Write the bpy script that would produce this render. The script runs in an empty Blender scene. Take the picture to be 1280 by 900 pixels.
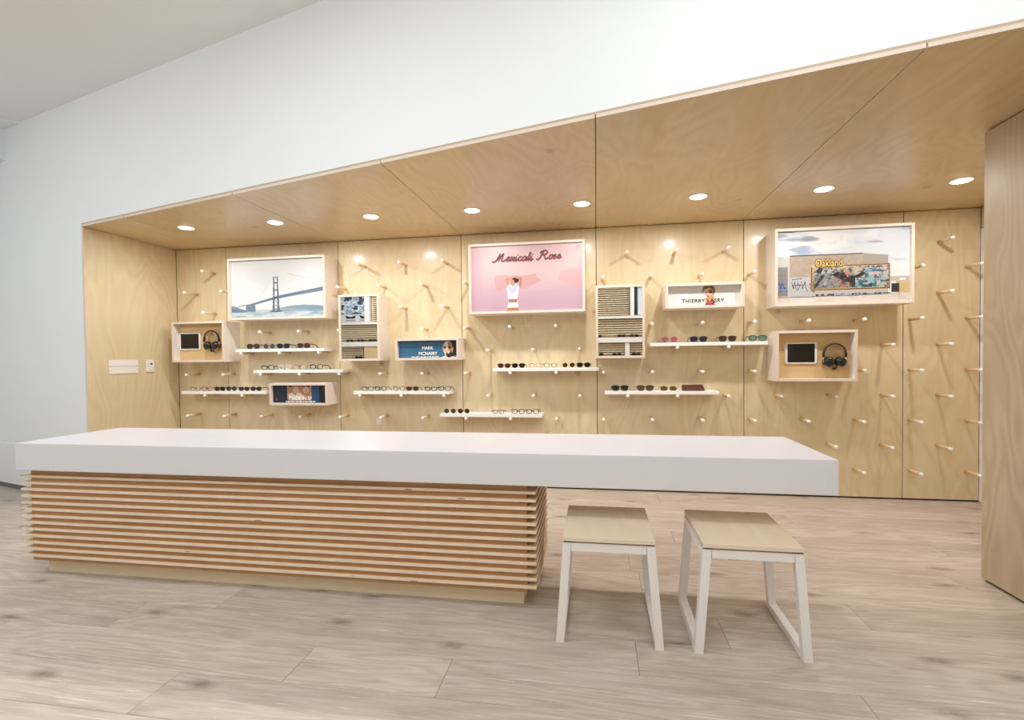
import bpy, bmesh, math, random
import numpy as np
from mathutils import Vector, Matrix
random.seed(7)
S = bpy.context.scene
COL = S.collection

# ------------------------------------------------------------ camera
cam = bpy.data.cameras.new('camera'); co = bpy.data.objects.new('camera', cam); COL.objects.link(co)
cam.sensor_width = 36.0; cam.lens = 610.0/1280*36.0
cam.shift_x = -6.99/1280; cam.shift_y = 8.88/1280; cam.clip_start = .05
RT = Vector((0.98713, 0.15951, -0.01141)); UP = Vector((0.00795, 0.02229, 0.99972)); FW = Vector((-0.15972, 0.98695, -0.02073))
mw = Matrix.Identity(4)
for i in range(3):
    mw[i][0] = RT[i]; mw[i][1] = UP[i]; mw[i][2] = -FW[i]
mw[0][3], mw[1][3], mw[2][3] = 0.0, -4.385, 1.195
co.matrix_world = mw
S.camera = co
# ------------------------------------------------------------ world, exposure
w = bpy.data.worlds.new('world'); S.world = w; w.use_nodes = True
w.node_tree.nodes['Background'].inputs[0].default_value = (.9, .95, 1, 1)
w.node_tree.nodes['Background'].inputs[1].default_value = .5
S.view_settings.view_transform = 'Standard'; S.view_settings.look = 'None'
S.view_settings.exposure = 0.03; S.view_settings.gamma = 1.0; S.view_settings.use_curve_mapping = False
S.cycles.max_bounces = 8; S.cycles.diffuse_bounces = 5; S.cycles.glossy_bounces = 4
S.cycles.sample_clamp_indirect = 4.0; S.cycles.caustics_reflective = False; S.cycles.caustics_refractive = False
DOWN_W = 8.6      # each alcove downlight
ROOM_W = 26.0      # base power of the unseen ceiling lamps, added fill rows included
def area(name, loc, sx, sy, watt, col=(1, 1, 1), shape='RECTANGLE', spread=180):
    l = bpy.data.lights.new(name, 'AREA'); l.shape = shape; l.size = sx
    if shape == 'RECTANGLE': l.size_y = sy
    l.energy = watt; l.color = col; l.spread = math.radians(spread)
    o = bpy.data.objects.new(name, l); o.location = loc; COL.objects.link(o); return o

# ------------------------------------------------------------ materials
def lin(c): return tuple(((v/255)/12.92 if v/255 <= .04045 else ((v/255+.055)/1.055)**2.4) for v in c)
def new_mat(name):
    m = bpy.data.materials.new(name); m.use_nodes = True
    return m, m.node_tree.nodes, m.node_tree.links, m.node_tree.nodes['Principled BSDF']
def plain(name, rgb, rough=.5, metal=0, spec=.5, noise=.03, nscale=8, bump=0, bscale=150, alpha=1, coat=0):
    m, n, l, b = new_mat(name); c = lin(rgb)
    b.inputs['Roughness'].default_value = rough; b.inputs['Metallic'].default_value = metal
    b.inputs['Specular IOR Level'].default_value = spec; b.inputs['Alpha'].default_value = alpha
    b.inputs['Coat Weight'].default_value = coat
    t = n.new('ShaderNodeTexCoord'); x = n.new('ShaderNodeTexNoise'); x.inputs['Scale'].default_value = nscale; x.inputs['Detail'].default_value = 4
    r = n.new('ShaderNodeMix'); r.data_type = 'RGBA'
    r.inputs[6].default_value = (*[v*(1-noise) for v in c], 1); r.inputs[7].default_value = (*[min(1, v*(1+noise)) for v in c], 1)
    l.new(t.outputs['Object'], x.inputs['Vector']); l.new(x.outputs[0], r.inputs[0]); l.new(r.outputs[2], b.inputs['Base Color'])
    if bump:
        x2 = n.new('ShaderNodeTexNoise'); x2.inputs['Scale'].default_value = bscale; bp = n.new('ShaderNodeBump')
        bp.inputs['Strength'].default_value = bump; bp.inputs['Distance'].default_value = .002
        l.new(t.outputs['Object'], x2.inputs['Vector']); l.new(x2.outputs[0], bp.inputs['Height']); l.new(bp.outputs[0], b.inputs['Normal'])
    return m
def wood(name, base, dark, axis='z', rough=.38, figure=.5, knots=True, knotcol=(120, 82, 45), scale=1.0, spec=.5, edge=False, coat=0, vary=.05, fine=1.0, knot_scale=2.2):
    """Rotary-cut birch: contour figure stretched along the grain axis, fine streaks and a few small knots."""
    m, n, l, b = new_mat(name)
    t = n.new('ShaderNodeTexCoord'); oi = n.new('ShaderNodeObjectInfo')
    cb = n.new('ShaderNodeCombineXYZ'); ml = n.new('ShaderNodeVectorMath'); ml.operation = 'SCALE'; ml.inputs['Scale'].default_value = 37.0
    for i in range(3): l.new(oi.outputs['Random'], cb.inputs[i])
    l.new(cb.outputs[0], ml.inputs[0])
    ad = n.new('ShaderNodeVectorMath'); ad.operation = 'ADD'; l.new(t.outputs['Object'], ad.inputs[0]); l.new(ml.outputs[0], ad.inputs[1])
    def mapped(s_across, s_along):
        mp = n.new('ShaderNodeMapping'); s = [s_across*scale]*3; s['xyz'.index(axis)] = s_along*scale
        mp.inputs['Scale'].default_value = s; l.new(ad.outputs[0], mp.inputs['Vector']); return mp.outputs[0]
    def noise(vec, sc, det=3, dist=0):
        x = n.new('ShaderNodeTexNoise'); x.inputs['Scale'].default_value = sc; x.inputs['Detail'].default_value = det; x.inputs['Distortion'].default_value = dist
        l.new(vec, x.inputs['Vector']); return x.outputs[0]
    def math_(op, a, v=None, w_=None):
        x = n.new('ShaderNodeMath'); x.operation = op
        if hasattr(a, 'links'): l.new(a, x.inputs[0])
        else: x.inputs[0].default_value = a
        if v is not None:
            if hasattr(v, 'links'): l.new(v, x.inputs[1])
            else: x.inputs[1].default_value = v
        return x.outputs[0]
    big = noise(mapped(2.2, .75), 1.0, 2, .4)
    cont = math_('SINE', math_('MULTIPLY', big, 95.0))            # contour lines
    amp = noise(mapped(1.6, 1.2), 1.3, 1)
    cont = math_('MULTIPLY', cont, math_('MULTIPLY', amp, .30*figure))
    streak = math_('MULTIPLY', math_('SUBTRACT', noise(mapped(60, 3), 1.0, 3), .5), .55*fine)
    patch = math_('MULTIPLY', math_('SUBTRACT', noise(mapped(1.8, 1.1), 1.0, 3), .5), 1.1)
    f = math_('ADD', math_('ADD', math_('ADD', cont, streak), patch), .45)
    cl = n.new('ShaderNodeClamp'); l.new(f, cl.inputs[0])
    r = n.new('ShaderNodeMix'); r.data_type = 'RGBA'; r.inputs[6].default_value = (*lin(base), 1); r.inputs[7].default_value = (*lin(dark), 1)
    l.new(cl.outputs[0], r.inputs[0]); out = r.outputs[2]
    if knots:
        v = n.new('ShaderNodeTexVoronoi'); v.inputs['Scale'].default_value = 1.0; l.new(mapped(knot_scale, knot_scale*.8), v.inputs['Vector'])
        rim = math_('MULTIPLY', math_('SUBTRACT', .10, v.outputs['Distance']), 18)
        sel = n.new('ShaderNodeSeparateColor'); l.new(v.outputs['Color'], sel.inputs[0])
        k = math_('MULTIPLY', rim, math_('GREATER_THAN', sel.outputs[0], .45)); kc = n.new('ShaderNodeClamp'); l.new(k, kc.inputs[0])
        r2 = n.new('ShaderNodeMix'); r2.data_type = 'RGBA'; l.new(math_('MULTIPLY', kc.outputs[0], .5), r2.inputs[0]); l.new(out, r2.inputs[6]); r2.inputs[7].default_value = (*lin(knotcol), 1); out = r2.outputs[2]
    if vary:
        hs = n.new('ShaderNodeHueSaturation'); l.new(out, hs.inputs['Color'])
        l.new(math_('ADD', math_('MULTIPLY', oi.outputs['Random'], 2*vary), 1-vary), hs.inputs['Value']); out = hs.outputs[0]
    l.new(out, b.inputs['Base Color']); b.inputs['Specular IOR Level'].default_value = spec
    rr = math_('ADD', math_('MULTIPLY', noise(mapped(8, 2), 1.0, 2), .12), rough-.06); l.new(rr, b.inputs['Roughness'])
    b.inputs['Coat Weight'].default_value = coat; b.inputs['Coat Roughness'].default_value = .15
    bp = n.new('ShaderNodeBump'); bp.inputs['Strength'].default_value = .12; bp.inputs['Distance'].default_value = .001
    l.new(streak, bp.inputs['Height']); l.new(bp.outputs[0], b.inputs['Normal'])
    return m
def ply_edge(name, c1, c2, pitch=.0035, axis='z', blotch=.12):
    m, n, l, b = new_mat(name)
    t = n.new('ShaderNodeTexCoord'); sp = n.new('ShaderNodeSeparateXYZ'); l.new(t.outputs['Object'], sp.inputs[0])
    ml = n.new('ShaderNodeMath'); ml.operation = 'MULTIPLY'; ml.inputs[1].default_value = 2*math.pi/pitch; l.new(sp.outputs['XYZ'.index(axis.upper())], ml.inputs[0])
    sn = n.new('ShaderNodeMath'); sn.operation = 'SINE'; l.new(ml.outputs[0], sn.inputs[0])
    ns = n.new('ShaderNodeTexNoise'); ns.inputs['Scale'].default_value = 9; ns.inputs['Detail'].default_value = 5; l.new(t.outputs['Object'], ns.inputs['Vector'])
    ma = n.new('ShaderNodeMath'); ma.operation = 'MULTIPLY_ADD'; ma.inputs[1].default_value = .35; l.new(sn.outputs[0], ma.inputs[0]); l.new(ns.outputs[0], ma.inputs[2])
    r = n.new('ShaderNodeMix'); r.data_type = 'RGBA'; r.inputs[6].default_value = (*lin(c1), 1); r.inputs[7].default_value = (*lin(c2), 1); l.new(ma.outputs[0], r.inputs[0])
    out = r.outputs[2]
    # small black voids in the core
    mp = n.new('ShaderNodeMapping'); mp.inputs['Scale'].default_value = (4, 4, 28); l.new(t.outputs['Object'], mp.inputs['Vector'])
    v = n.new('ShaderNodeTexVoronoi'); v.inputs['Scale'].default_value = 1.0; l.new(mp.outputs[0], v.inputs['Vector'])
    lt = n.new('ShaderNodeMath'); lt.operation = 'LESS_THAN'; lt.inputs[1].default_value = blotch; l.new(v.outputs['Distance'], lt.inputs[0])
    mu = n.new('ShaderNodeMath'); mu.operation = 'MULTIPLY'; mu.inputs[1].default_value = .7; l.new(lt.outputs[0], mu.inputs[0])
    r2 = n.new('ShaderNodeMix'); r2.data_type = 'RGBA'; l.new(mu.outputs[0], r2.inputs[0]); l.new(out, r2.inputs[6]); r2.inputs[7].default_value = (*lin((85, 62, 45)), 1)
    l.new(r2.outputs[2], b.inputs['Base Color']); b.inputs['Roughness'].default_value = .55
    return m
M = {}
M['wall_white'] = plain('white wall paint', (240, 243, 247), .6, noise=.012, nscale=2, bump=.05, bscale=300)
M['ceiling_white'] = plain('ceiling paint', (240, 238, 237), .75, noise=.01, nscale=2)
M['ply_wall'] = wood('birch wall panel', (230, 214, 181), (212, 190, 152), 'z', .36, .9, coat=.22, fine=.8, knot_scale=2.8)
M['ply_ceil'] = wood('birch ceiling panel', (216, 194, 154), (198, 170, 126), 'y', .32, 1.0, knotcol=(132, 92, 52), coat=.2, knot_scale=2.6)
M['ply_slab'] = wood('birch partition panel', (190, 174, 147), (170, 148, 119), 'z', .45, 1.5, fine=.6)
M['ply_edge_h'] = ply_edge('plywood edge stacked vertically', (242, 226, 210), (216, 196, 178), .0045, 'z', .09)
M['ply_edge_pale'] = ply_edge('pale plywood edge', (236, 222, 212), (220, 202, 190), .0045, 'z', .05)
M['ply_edge_x'] = ply_edge('plywood edge stacked sideways', (232, 216, 200), (212, 190, 170), .0045, 'x', .05)
M['ply_tan'] = plain('tan plywood backing strip', (196, 172, 146), .6)
M['fin_face'] = wood('fin veneer', (236, 208, 166), (220, 184, 138), 'x', .5, .4, knots=False)
M['fin_core'] = wood('cabinet side panel', (200, 158, 114), (176, 134, 92), 'x', .5, .6, knots=False)
M['kick'] = plain('birch plinth', (244, 230, 206), .55, noise=.05, nscale=3)
M['box_ply'] = wood('pale display box birch', (238, 229, 220), (226, 215, 206), 'z', .5, .35, knots=False, vary=.02)
M['box_back'] = wood('display box back birch', (222, 194, 146), (200, 166, 116), 'x', .5, .7, knots=False, vary=.02)
M['dowel'] = wood('beech dowel', (226, 198, 154), (212, 178, 132), 'y', .5, .3, knots=False)
M['white_dip'] = plain('white dipped paint', (246, 246, 244), .35, noise=.01)
M['shelf_white'] = plain('white lacquered shelf', (246, 245, 243), .35, noise=.01)
M['counter_white'] = plain('white solid surface', (221, 220, 226), .28, noise=.012, nscale=3)
M['seat_ply'] = wood('stool seat birch', (228, 210, 184), (214, 192, 162), 'y', .42, .8, knots=False)
M['metal_white'] = plain('white powder coated steel', (236, 232, 232), .4, noise=.02)
M['dark_gap'] = plain('dark gap', (40, 32, 26), .9)
M['plastic_white'] = plain('white plastic', (236, 230, 226), .4, noise=.01)
M['black'] = plain('black plastic', (16, 16, 18), .35)
M['dark_screen'] = plain('dark glass screen', (14, 16, 14), .08, noise=.01)
M['black_gloss'] = plain('black gloss shell', (14, 15, 18), .18, coat=.5)
M['copper'] = plain('brushed copper', (214, 164, 128), .3, metal=.9)
M['leather'] = plain('dark brown headband leather', (38, 26, 24), .55, noise=.2, nscale=60)
M['chrome'] = plain('polished steel', (200, 200, 200), .2, metal=1)
M['grey_toe'] = plain('grey toe recess', (120, 112, 112), .7)
m, n, l, b = new_mat('mirror glass'); b.inputs['Base Color'].default_value = (.97, .98, .97, 1); b.inputs['Metallic'].default_value = 1; b.inputs['Roughness'].default_value = .01; M['mirror'] = m
m, n, l, b = new_mat('lamp diffuser'); b.inputs['Base Color'].default_value = (1, 1, 1, 1); b.inputs['Emission Color'].default_value = (1, .98, .94, 1); b.inputs['Emission Strength'].default_value = 6; M['glow'] = m
m, n, l, b = new_mat('printed paper'); a = n.new('ShaderNodeAttribute'); a.attribute_name = 'ink'; l.new(a.outputs['Color'], b.inputs['Base Color'])
b.inputs['Roughness'].default_value = .45; M['print'] = m
def floor_mat():
    m, n, l, b = new_mat('whitewashed oak plank')
    t = n.new('ShaderNodeTexCoord'); oi = n.new('ShaderNodeObjectInfo'); cb = n.new('ShaderNodeCombineXYZ'); sc = n.new('ShaderNodeVectorMath'); sc.operation = 'SCALE'; sc.inputs['Scale'].default_value = 53
    for i in range(3): l.new(oi.outputs['Random'], cb.inputs[i])
    l.new(cb.outputs[0], sc.inputs[0]); ad = n.new('ShaderNodeVectorMath'); ad.operation = 'ADD'; l.new(t.outputs['Object'], ad.inputs[0]); l.new(sc.outputs[0], ad.inputs[1])
    def mp(s):
        x = n.new('ShaderNodeMapping'); x.inputs['Scale'].default_value = s; l.new(ad.outputs[0], x.inputs['Vector']); return x.outputs[0]
    def nz(v, s=1., d=4, di=0):
        x = n.new('ShaderNodeTexNoise'); x.inputs['Scale'].default_value = s; x.inputs['Detail'].default_value = d; x.inputs['Distortion'].default_value = di; l.new(v, x.inputs['Vector']); return x.outputs[0]
    def mt(op, a, v):
        x = n.new('ShaderNodeMath'); x.operation = op
        for i, q in enumerate((a, v)):
            if hasattr(q, 'links'): l.new(q, x.inputs[i])
            else: x.inputs[i].default_value = q
        return x.outputs[0]
    def mix(f, a, c):
        x = n.new('ShaderNodeMix'); x.data_type = 'RGBA'
        l.new(f, x.inputs[0])
        for i, q in ((6, a), (7, c)):
            if hasattr(q, 'links'): l.new(q, x.inputs[i])
            else: x.inputs[i].default_value = (*lin(q), 1)
        return x.outputs[2]
    streak = nz(mp((2.2, 46, 1)), 1, 5, .3)
    blot = nz(mp((1.3, 4.5, 1)), 1, 4, .8)
    rings = mt('SINE', mt('MULTIPLY', nz(mp((.8, 5.5, 1)), 1, 2, .5), 70), 0)
    fineg = nz(mp((9, 240, 1)), 1, 4, .2)
    f = mt('ADD', mt('ADD', mt('MULTIPLY', streak, .75), mt('MULTIPLY', rings, .17)), mt('MULTIPLY', mt('SUBTRACT', fineg, .5), .9)); cl = n.new('ShaderNodeClamp'); l.new(f, cl.inputs[0])
    c = mix(cl.outputs[0], (203, 190, 178), (163, 146, 132))
    bl = n.new('ShaderNodeMapRange'); bl.inputs[1].default_value = .5; bl.inputs[2].default_value = .8; l.new(blot, bl.inputs[0])
    c = mix(mt('MULTIPLY', bl.outputs[0], .75), c, (158, 142, 130))
    lime = n.new('ShaderNodeMapRange'); lime.inputs[1].default_value = .60; lime.inputs[2].default_value = .72; l.new(nz(mp((7, 150, 1)), 1, 3, .4), lime.inputs[0])
    c = mix(mt('MULTIPLY', lime.outputs[0], .5), c, (232, 228, 220))
    v = n.new('ShaderNodeTexVoronoi'); v.voronoi_dimensions = '2D'; v.inputs['Scale'].default_value = 1; l.new(mp((1.9, 4.2, 1)), v.inputs['Vector'])
    kn = n.new('ShaderNodeMapRange'); kn.inputs[1].default_value = .16; kn.inputs[2].default_value = .02; l.new(v.outputs['Distance'], kn.inputs[0])
    sel = n.new('ShaderNodeSeparateColor'); l.new(v.outputs['Color'], sel.inputs[0])
    k = mt('MULTIPLY', kn.outputs[0], mt('GREATER_THAN', sel.outputs[1], .45)); k = mt('MULTIPLY', k, mt('ADD', nz(mp((30, 60, 1)), 1, 3), .1))
    c = mix(k, c, (112, 92, 78))
    hs = n.new('ShaderNodeHueSaturation'); l.new(c, hs.inputs['Color']); l.new(mt('ADD', mt('MULTIPLY', oi.outputs['Random'], .16), .92), hs.inputs['Value'])
    l.new(hs.outputs[0], b.inputs['Base Color']); l.new(mt('ADD', mt('MULTIPLY', streak, .15), .42), b.inputs['Roughness']); b.inputs['Specular IOR Level'].default_value = .4
    bp = n.new('ShaderNodeBump'); bp.inputs['Strength'].default_value = .15; bp.inputs['Distance'].default_value = .002; l.new(streak, bp.inputs['Height']); l.new(bp.outputs[0], b.inputs['Normal'])
    return m
M['floor'] = floor_mat()

# ------------------------------------------------------------ mesh helpers
class MB:
    """Collects shapes into one mesh; every shape carries a material index."""
    def __init__(s): s.v = []; s.f = []; s.m = []; s.sm = []
    def add(s, verts, faces, mi=0, smooth=False):
        o = len(s.v); s.v += [tuple(p) for p in verts]; s.f += [tuple(i+o for i in f) for f in faces]
        s.m += list(mi) if isinstance(mi, (list, tuple)) else [mi]*len(faces); s.sm += [smooth]*len(faces)
    def box(s, x0, x1, y0, y1, z0, z1, mi=0):   # mi may be (x faces, y faces, z faces)
        V = [(x, y, z) for z in (z0, z1) for y in (y0, y1) for x in (x0, x1)]
        F = [(0, 4, 6, 2), (1, 3, 7, 5), (0, 1, 5, 4), (2, 6, 7, 3), (0, 2, 3, 1), (4, 5, 7, 6)]
        if isinstance(mi, tuple): mi = [mi[0], mi[0], mi[1], mi[1], mi[2], mi[2]]
        s.add(V, F, mi)
    def prism(s, poly, z0, z1, mi=0, edge=None):       # polygon in xy (counter-clockwise)
        k = len(poly); V = [(x, y, z0) for x, y in poly]+[(x, y, z1) for x, y in poly]
        F = [tuple(range(k-1, -1, -1)), tuple(range(k, 2*k))]+[(i, (i+1) % k, k+(i+1) % k, k+i) for i in range(k)]
        s.add(V, F, [mi, mi]+[mi if edge is None else edge]*k)
    def tube(s, pts, r, seg=8, closed=False, mi=0, flat=None):
        pts = [Vector(p) for p in pts]; k = len(pts); rs = r if isinstance(r, (list, tuple)) else [r]*k; V = []
        ref = None
        for i, p in enumerate(pts):
            a = pts[(i-1) % k] if (closed or i > 0) else p; b = pts[(i+1) % k] if (closed or i < k-1) else p
            t = (b-a).normalized()
            if ref is None: ref = Vector((0, 0, 1)) if abs(t.z) < .9 else Vector((0, 1, 0))
            u = (ref-t*ref.dot(t)).normalized(); ref = u; w_ = t.cross(u)
            for j in range(seg):
                an = 2*math.pi*j/seg; q = u*math.cos(an)*rs[i]+w_*math.sin(an)*rs[i]
                if flat: q = Vector((q.x*flat[0], q.y*flat[1], q.z*flat[2]))
                V.append(p+q)
        F = []
        for i in range(k if closed else k-1):
            for j in range(seg):
                a = i*seg+j; b2 = i*seg+(j+1) % seg; c = ((i+1) % k)*seg+(j+1) % seg; d = ((i+1) % k)*seg+j; F.append((a, b2, c, d))
        if not closed: F += [tuple(range(seg-1, -1, -1)), tuple(range((k-1)*seg, k*seg))]
        s.add(V, F, mi, True)
    def lathe(s, prof, seg=16, axis='z', org=(0, 0, 0), mi=0):   # prof: (radius, height)
        V = []; k = len(prof)
        for r, h in prof:
            for j in range(seg):
                a = 2*math.pi*j/seg; c, d = r*math.cos(a), r*math.sin(a)
                p = {'z': (c, d, h), 'y': (c, h, d), 'x': (h, c, d)}[axis]; V.append((p[0]+org[0], p[1]+org[1], p[2]+org[2]))
        F = [(i*seg+j, i*seg+(j+1) % seg, (i+1)*seg+(j+1) % seg, (i+1)*seg+j) for i in range(k-1) for j in range(seg)]
        F += [tuple(range(seg-1, -1, -1)), tuple(range((k-1)*seg, k*seg))]
        s.add(V, F, mi, True)
    def build(s, name, mats, parent=None, bevel=0, segs=1):
        me = bpy.data.meshes.new(name); me.from_pydata(s.v, [], s.f)
        for mm in (mats if isinstance(mats, (list, tuple)) else [mats]): me.materials.append(M[mm] if isinstance(mm, str) else mm)
        me.polygons.foreach_set('material_index', s.m); me.polygons.foreach_set('use_smooth', s.sm)
        bm = bmesh.new(); bm.from_mesh(me); bmesh.ops.recalc_face_normals(bm, faces=bm.faces)
        if bevel: bmesh.ops.bevel(bm, geom=[e for e in bm.edges if len(e.link_faces) == 2 and e.calc_face_angle(0) > .6], offset=bevel, segments=segs, affect='EDGES', clamp_overlap=True, material=-1)
        bm.to_mesh(me); bm.free()
        o = bpy.data.objects.new(name, me); COL.objects.link(o)
        if parent: o.parent = parent
        return o
def boxo(name, x0, x1, y0, y1, z0, z1, mats, parent=None, mi=0, bevel=0):
    b_ = MB(); b_.box(x0, x1, y0, y1, z0, z1, mi); return b_.build(name, mats, parent, bevel)
def empty(name, loc=(0, 0, 0)):
    o = bpy.data.objects.new(name, None); o.location = loc; o.empty_display_size = .1; COL.objects.link(o); return o
def tag(o, label=None, cat=None, group=None, kind=None):
    if label: o['label'] = label
    if cat: o['category'] = cat
    if group: o['group'] = group
    if kind: o['kind'] = kind
    return o
def struct(o): o['kind'] = 'structure'; return o
def kids(o): return [c for c in list(bpy.data.objects) if c.parent == o]
def copy_tree(o, ch, parent=None):
    """ch: nested list [(object, [children])] remembered at build time"""
    c = o.copy(); COL.objects.link(c); c.parent = parent
    for q, sub in ch: copy_tree(q, sub, c)
    return c

# ============================================================ THE SETTING
ZC = 2.327                    # alcove ceiling
ZR = 3.39                     # shop ceiling
XL = -4.229; XR = 3.02        # alcove ends
def wy(x): return -2.005-.259*x       # line of the white wall in plan
wn = Vector((-.259, -1, 0)).normalized()
wd = Vector((1, -.259, 0)).normalized()
# ---- floor with planks
fb = boxo('floor', -6.6, 5.2, -6.3, .2, -.06, -.004, ['dark_gap']); struct(fb)
butt = {0: [], 9: [.22], 10: [1.165], 11: [-1.83, .53], 12: [-2.2, .15], 13: [-1.163, -.572, .9], 14: [-1.585, 1.9]}
plank_meshes = {}
ROWH = .225; Y0R = .385        # row k spans y = Y0R - ROWH*k - ROWH .. Y0R - ROWH*k
for k in range(1, 30):
    yt = Y0R-ROWH*k; yb = yt-ROWH
    if yb < -6.25: break
    rnd = random.Random(100+k); js = sorted(butt.get(k, []))
    if not js: js = [rnd.uniform(-2, 1.5)]
    x = js[0]; left = []
    while x > -6.5: x -= rnd.uniform(1.5, 2.3); left.append(max(x, -6.55))
    x = js[-1]; right = []
    while x < 5.1: x += rnd.uniform(1.5, 2.3); right.append(min(x, 5.15))
    ends = left[::-1]+js+right
    if k in (13,): pass
    for a_, c_ in zip(ends, ends[1:]):
        if c_-a_ < .05: continue
        key = (round(c_-a_, 2))
        g = .0007
        o = boxo('plank', a_+g, c_-g, yb+g, min(yt-g, .19), -.02, 0.0, ['floor'], fb, bevel=.0006)
# ---- back wall of plywood panels
wb = boxo('wall_back', XL-.05, XR+.3, .022, .12, 0, ZC+.05, ['dark_gap']); struct(wb)
for a_, c_ in [(XL, -3.661), (-3.661, -2.450), (-2.450, -1.226), (-1.226, .004), (.004, 1.232), (1.232, 2.442), (2.442, 2.9875)]:
    boxo('panel', a_+.0029, c_-.0029, 0.0, .02, .014, ZC-.005, ['ply_wall', 'ply_edge_x'], wb, (1, 0, 1), .0008)
# ---- left return panel of the alcove
wl = empty('wall_left'); struct(wl)
p_ = MB(); yl = wy(XL)
p_.prism([(XL-.026, wy(XL-.026)-.004), (XL, yl-.004), (XL, -.003), (XL-.026, -.003)], .0, ZC-.004, 0, 1)
# faces 2.. are edges: 1 for front end, inner face gets the veneer
p_.m = [1, 1, 1, 0, 1, 0]
p_.build('panel', ['ply_wall', 'ply_edge_pale'], wl)
# ---- alcove ceiling panels (front ends follow the slanted white wall)
wc = empty('ceiling_alcove'); wc.name = 'ceiling_1'; struct(wc)
cx = [XL-.026, -3.661, -2.450, -1.226, .004, 1.222, 3.02+.25]
for a_, c_ in zip(cx, cx[1:]):
    a2, c2 = a_+.003, c_-.003
    q = MB(); q.prism([(a2, wy(a2)-.006), (c2, wy(c2)-.006), (c2, .02), (a2, .02)], ZC, ZC+.017, 0, 1)
    q.build('panel', ['ply_ceil', 'ply_edge_pale'], wc)
q = MB(); a_, c_ = XL-.026, 3.27
q.prism([(a_, wy(a_)-.003), (c_, wy(c_)-.003), (c_, .02), (a_, .02)], ZC+.0175, ZC+.030, 0)
q.build('backing_sheet', ['ply_tan'], wc)
# ---- white wall: left of the alcove and above it
ww = empty('wall_front'); struct(ww)
def slantbox(name, x0, x1, d0, d1, z0, z1, mat, parent):   # d = distance in front of the wall plane (negative = behind)
    P = []
    for x, d in ((x0, d1), (x1, d1), (x1, d0), (x0, d0)):
        P.append((x, wy(x)-d*1.033))
    b_ = MB(); b_.prism(P, z0, z1); return b_.build(name, [mat], parent)
slantbox('wall_panel', -6.6, XL-.0261, -.12, 0, .0, ZR+.02, 'wall_white', ww)
slantbox('header_panel', XL-.0261, 5.3, -.12, 0, ZC+.0305, ZR+.02, 'wall_white', ww)
slantbox('wall_panel', XR+.27, 5.3, -.12, 0, 0, ZC+.03, 'wall_white', ww)
bb = slantbox('baseboard_left', -6.45, XL-.10, .001, .012, .045, .425, 'wall_white', None); struct(bb)
tr = slantbox('trim_1', -6.45, XL-.10, .001, .004, .001, .044, 'grey_toe', None); struct(tr)
# ---- right end wall of the alcove with white door jamb
we = empty('wall_right_end'); struct(we)
boxo('header_panel', 2.9875, XR+.02, -1.45, -.002, 2.165, ZC-.003, ['ply_wall'], we)
boxo('panel', XR+.03, XR+.05, -3.2, -.002, .0, 2.16, ['ply_wall'], we)
dj = boxo('trim_2', 2.9865, XR+.028, -.045, -.0015, .004, 2.160, ['metal_white']); struct(dj)
# ---- plywood partition on the right
wr = empty('wall_right'); struct(wr)
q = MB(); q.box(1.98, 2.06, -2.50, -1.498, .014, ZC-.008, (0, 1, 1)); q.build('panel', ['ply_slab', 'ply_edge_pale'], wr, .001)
q = MB(); q.box(1.995, 2.045, -2.49, -1.51, 0, .0138, 0); q.box(1.995, 2.045, -2.48, -1.51, ZC-.0079, ZC-.0002, 0); q.build('shadow_gap', ['dark_gap'], wr)
# ---- shop ceiling and far walls
cl_ = boxo('ceiling', -6.6, 5.2, -6.3, 1.2, ZR, ZR+.1, ['ceiling_white']); struct(cl_)
t3 = boxo('trim_3', -6.59, -5.46, -2.6, -.58, 3.094, ZR-.001, ['wall_white']); struct(t3)
t4 = MB(); t4.prism([(-5.46, -.565), (-5.46, -.61), (-5.32, -.80), (-5.17, -.667)], ZR-.012, ZR-.001); t4 = t4.build('trim_4', ['wall_white']); struct(t4)
struct(boxo('wall_far_left', -6.7, -6.6, -6.3, 0, 0, ZR, ['wall_white']))
struct(boxo('wall_far_right', 5.2, 5.3, -6.3, -3.2, 0, ZR, ['wall_white']))
# ---- the wall opposite, seen only in the two mirrors: plywood fins, white ledges, two large prints
YO = -6.0
wo = boxo('wall_opposite', -6.6, 5.2, YO-.3, YO-.06, 0, ZR, ['ply_wall']); struct(wo)
def opp_fins(x0, x1, z0, z1, n_):
    b_ = MB()
    for i in range(n_):
        z = z0+(z1-z0)*(i+.5)/n_; b_.box(x0, x1, YO-.0599, YO+.03, z-.009, z+.009)
    o = b_.build('fin_bank', ['ply_wall'], wo); o['kind'] = 'stuff'
opp_fins(-6.3, 2.5, 1.60, 1.92, 7); opp_fins(-6.3, -5.0, 1.22, 1.46, 5); opp_fins(-4.0, .55, 1.22, 1.44, 5); opp_fins(.66, 2.5, 1.22, 1.44, 5); opp_fins(-6.3, 2.5, .3, 1.1, 14)
opp_fins(-.2, .66, 2.0, 2.56, 13); opp_fins(-4.78, -3.2, 2.0, 2.56, 13); opp_fins(-3.1, -.3, 2.0, 2.56, 13)
for z0, z1 in ((1.46, 1.56), (1.935, 1.985), (1.13, 1.19), (2.58, 2.68)):
    boxo('ledge', -6.35, 2.6, YO-.0598, YO+.1, z0, z1, ['box_ply'], wo)
boxo('divider', .56, .65, YO-.0598, YO+.08, 1.195, 1.455, ['box_ply'], wo); boxo('divider', .67, .74, YO-.0598, YO+.08, 1.99, 2.575, ['box_ply'], wo)
boxo('divider', -4.93, -4.82, YO-.0598, YO+.08, 1.99, 2.575, ['box_ply'], wo); boxo('divider', -4.95, -4.6, YO-.0598, YO+.08, 1.195, 1.455, ['box_back'], wo)
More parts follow.
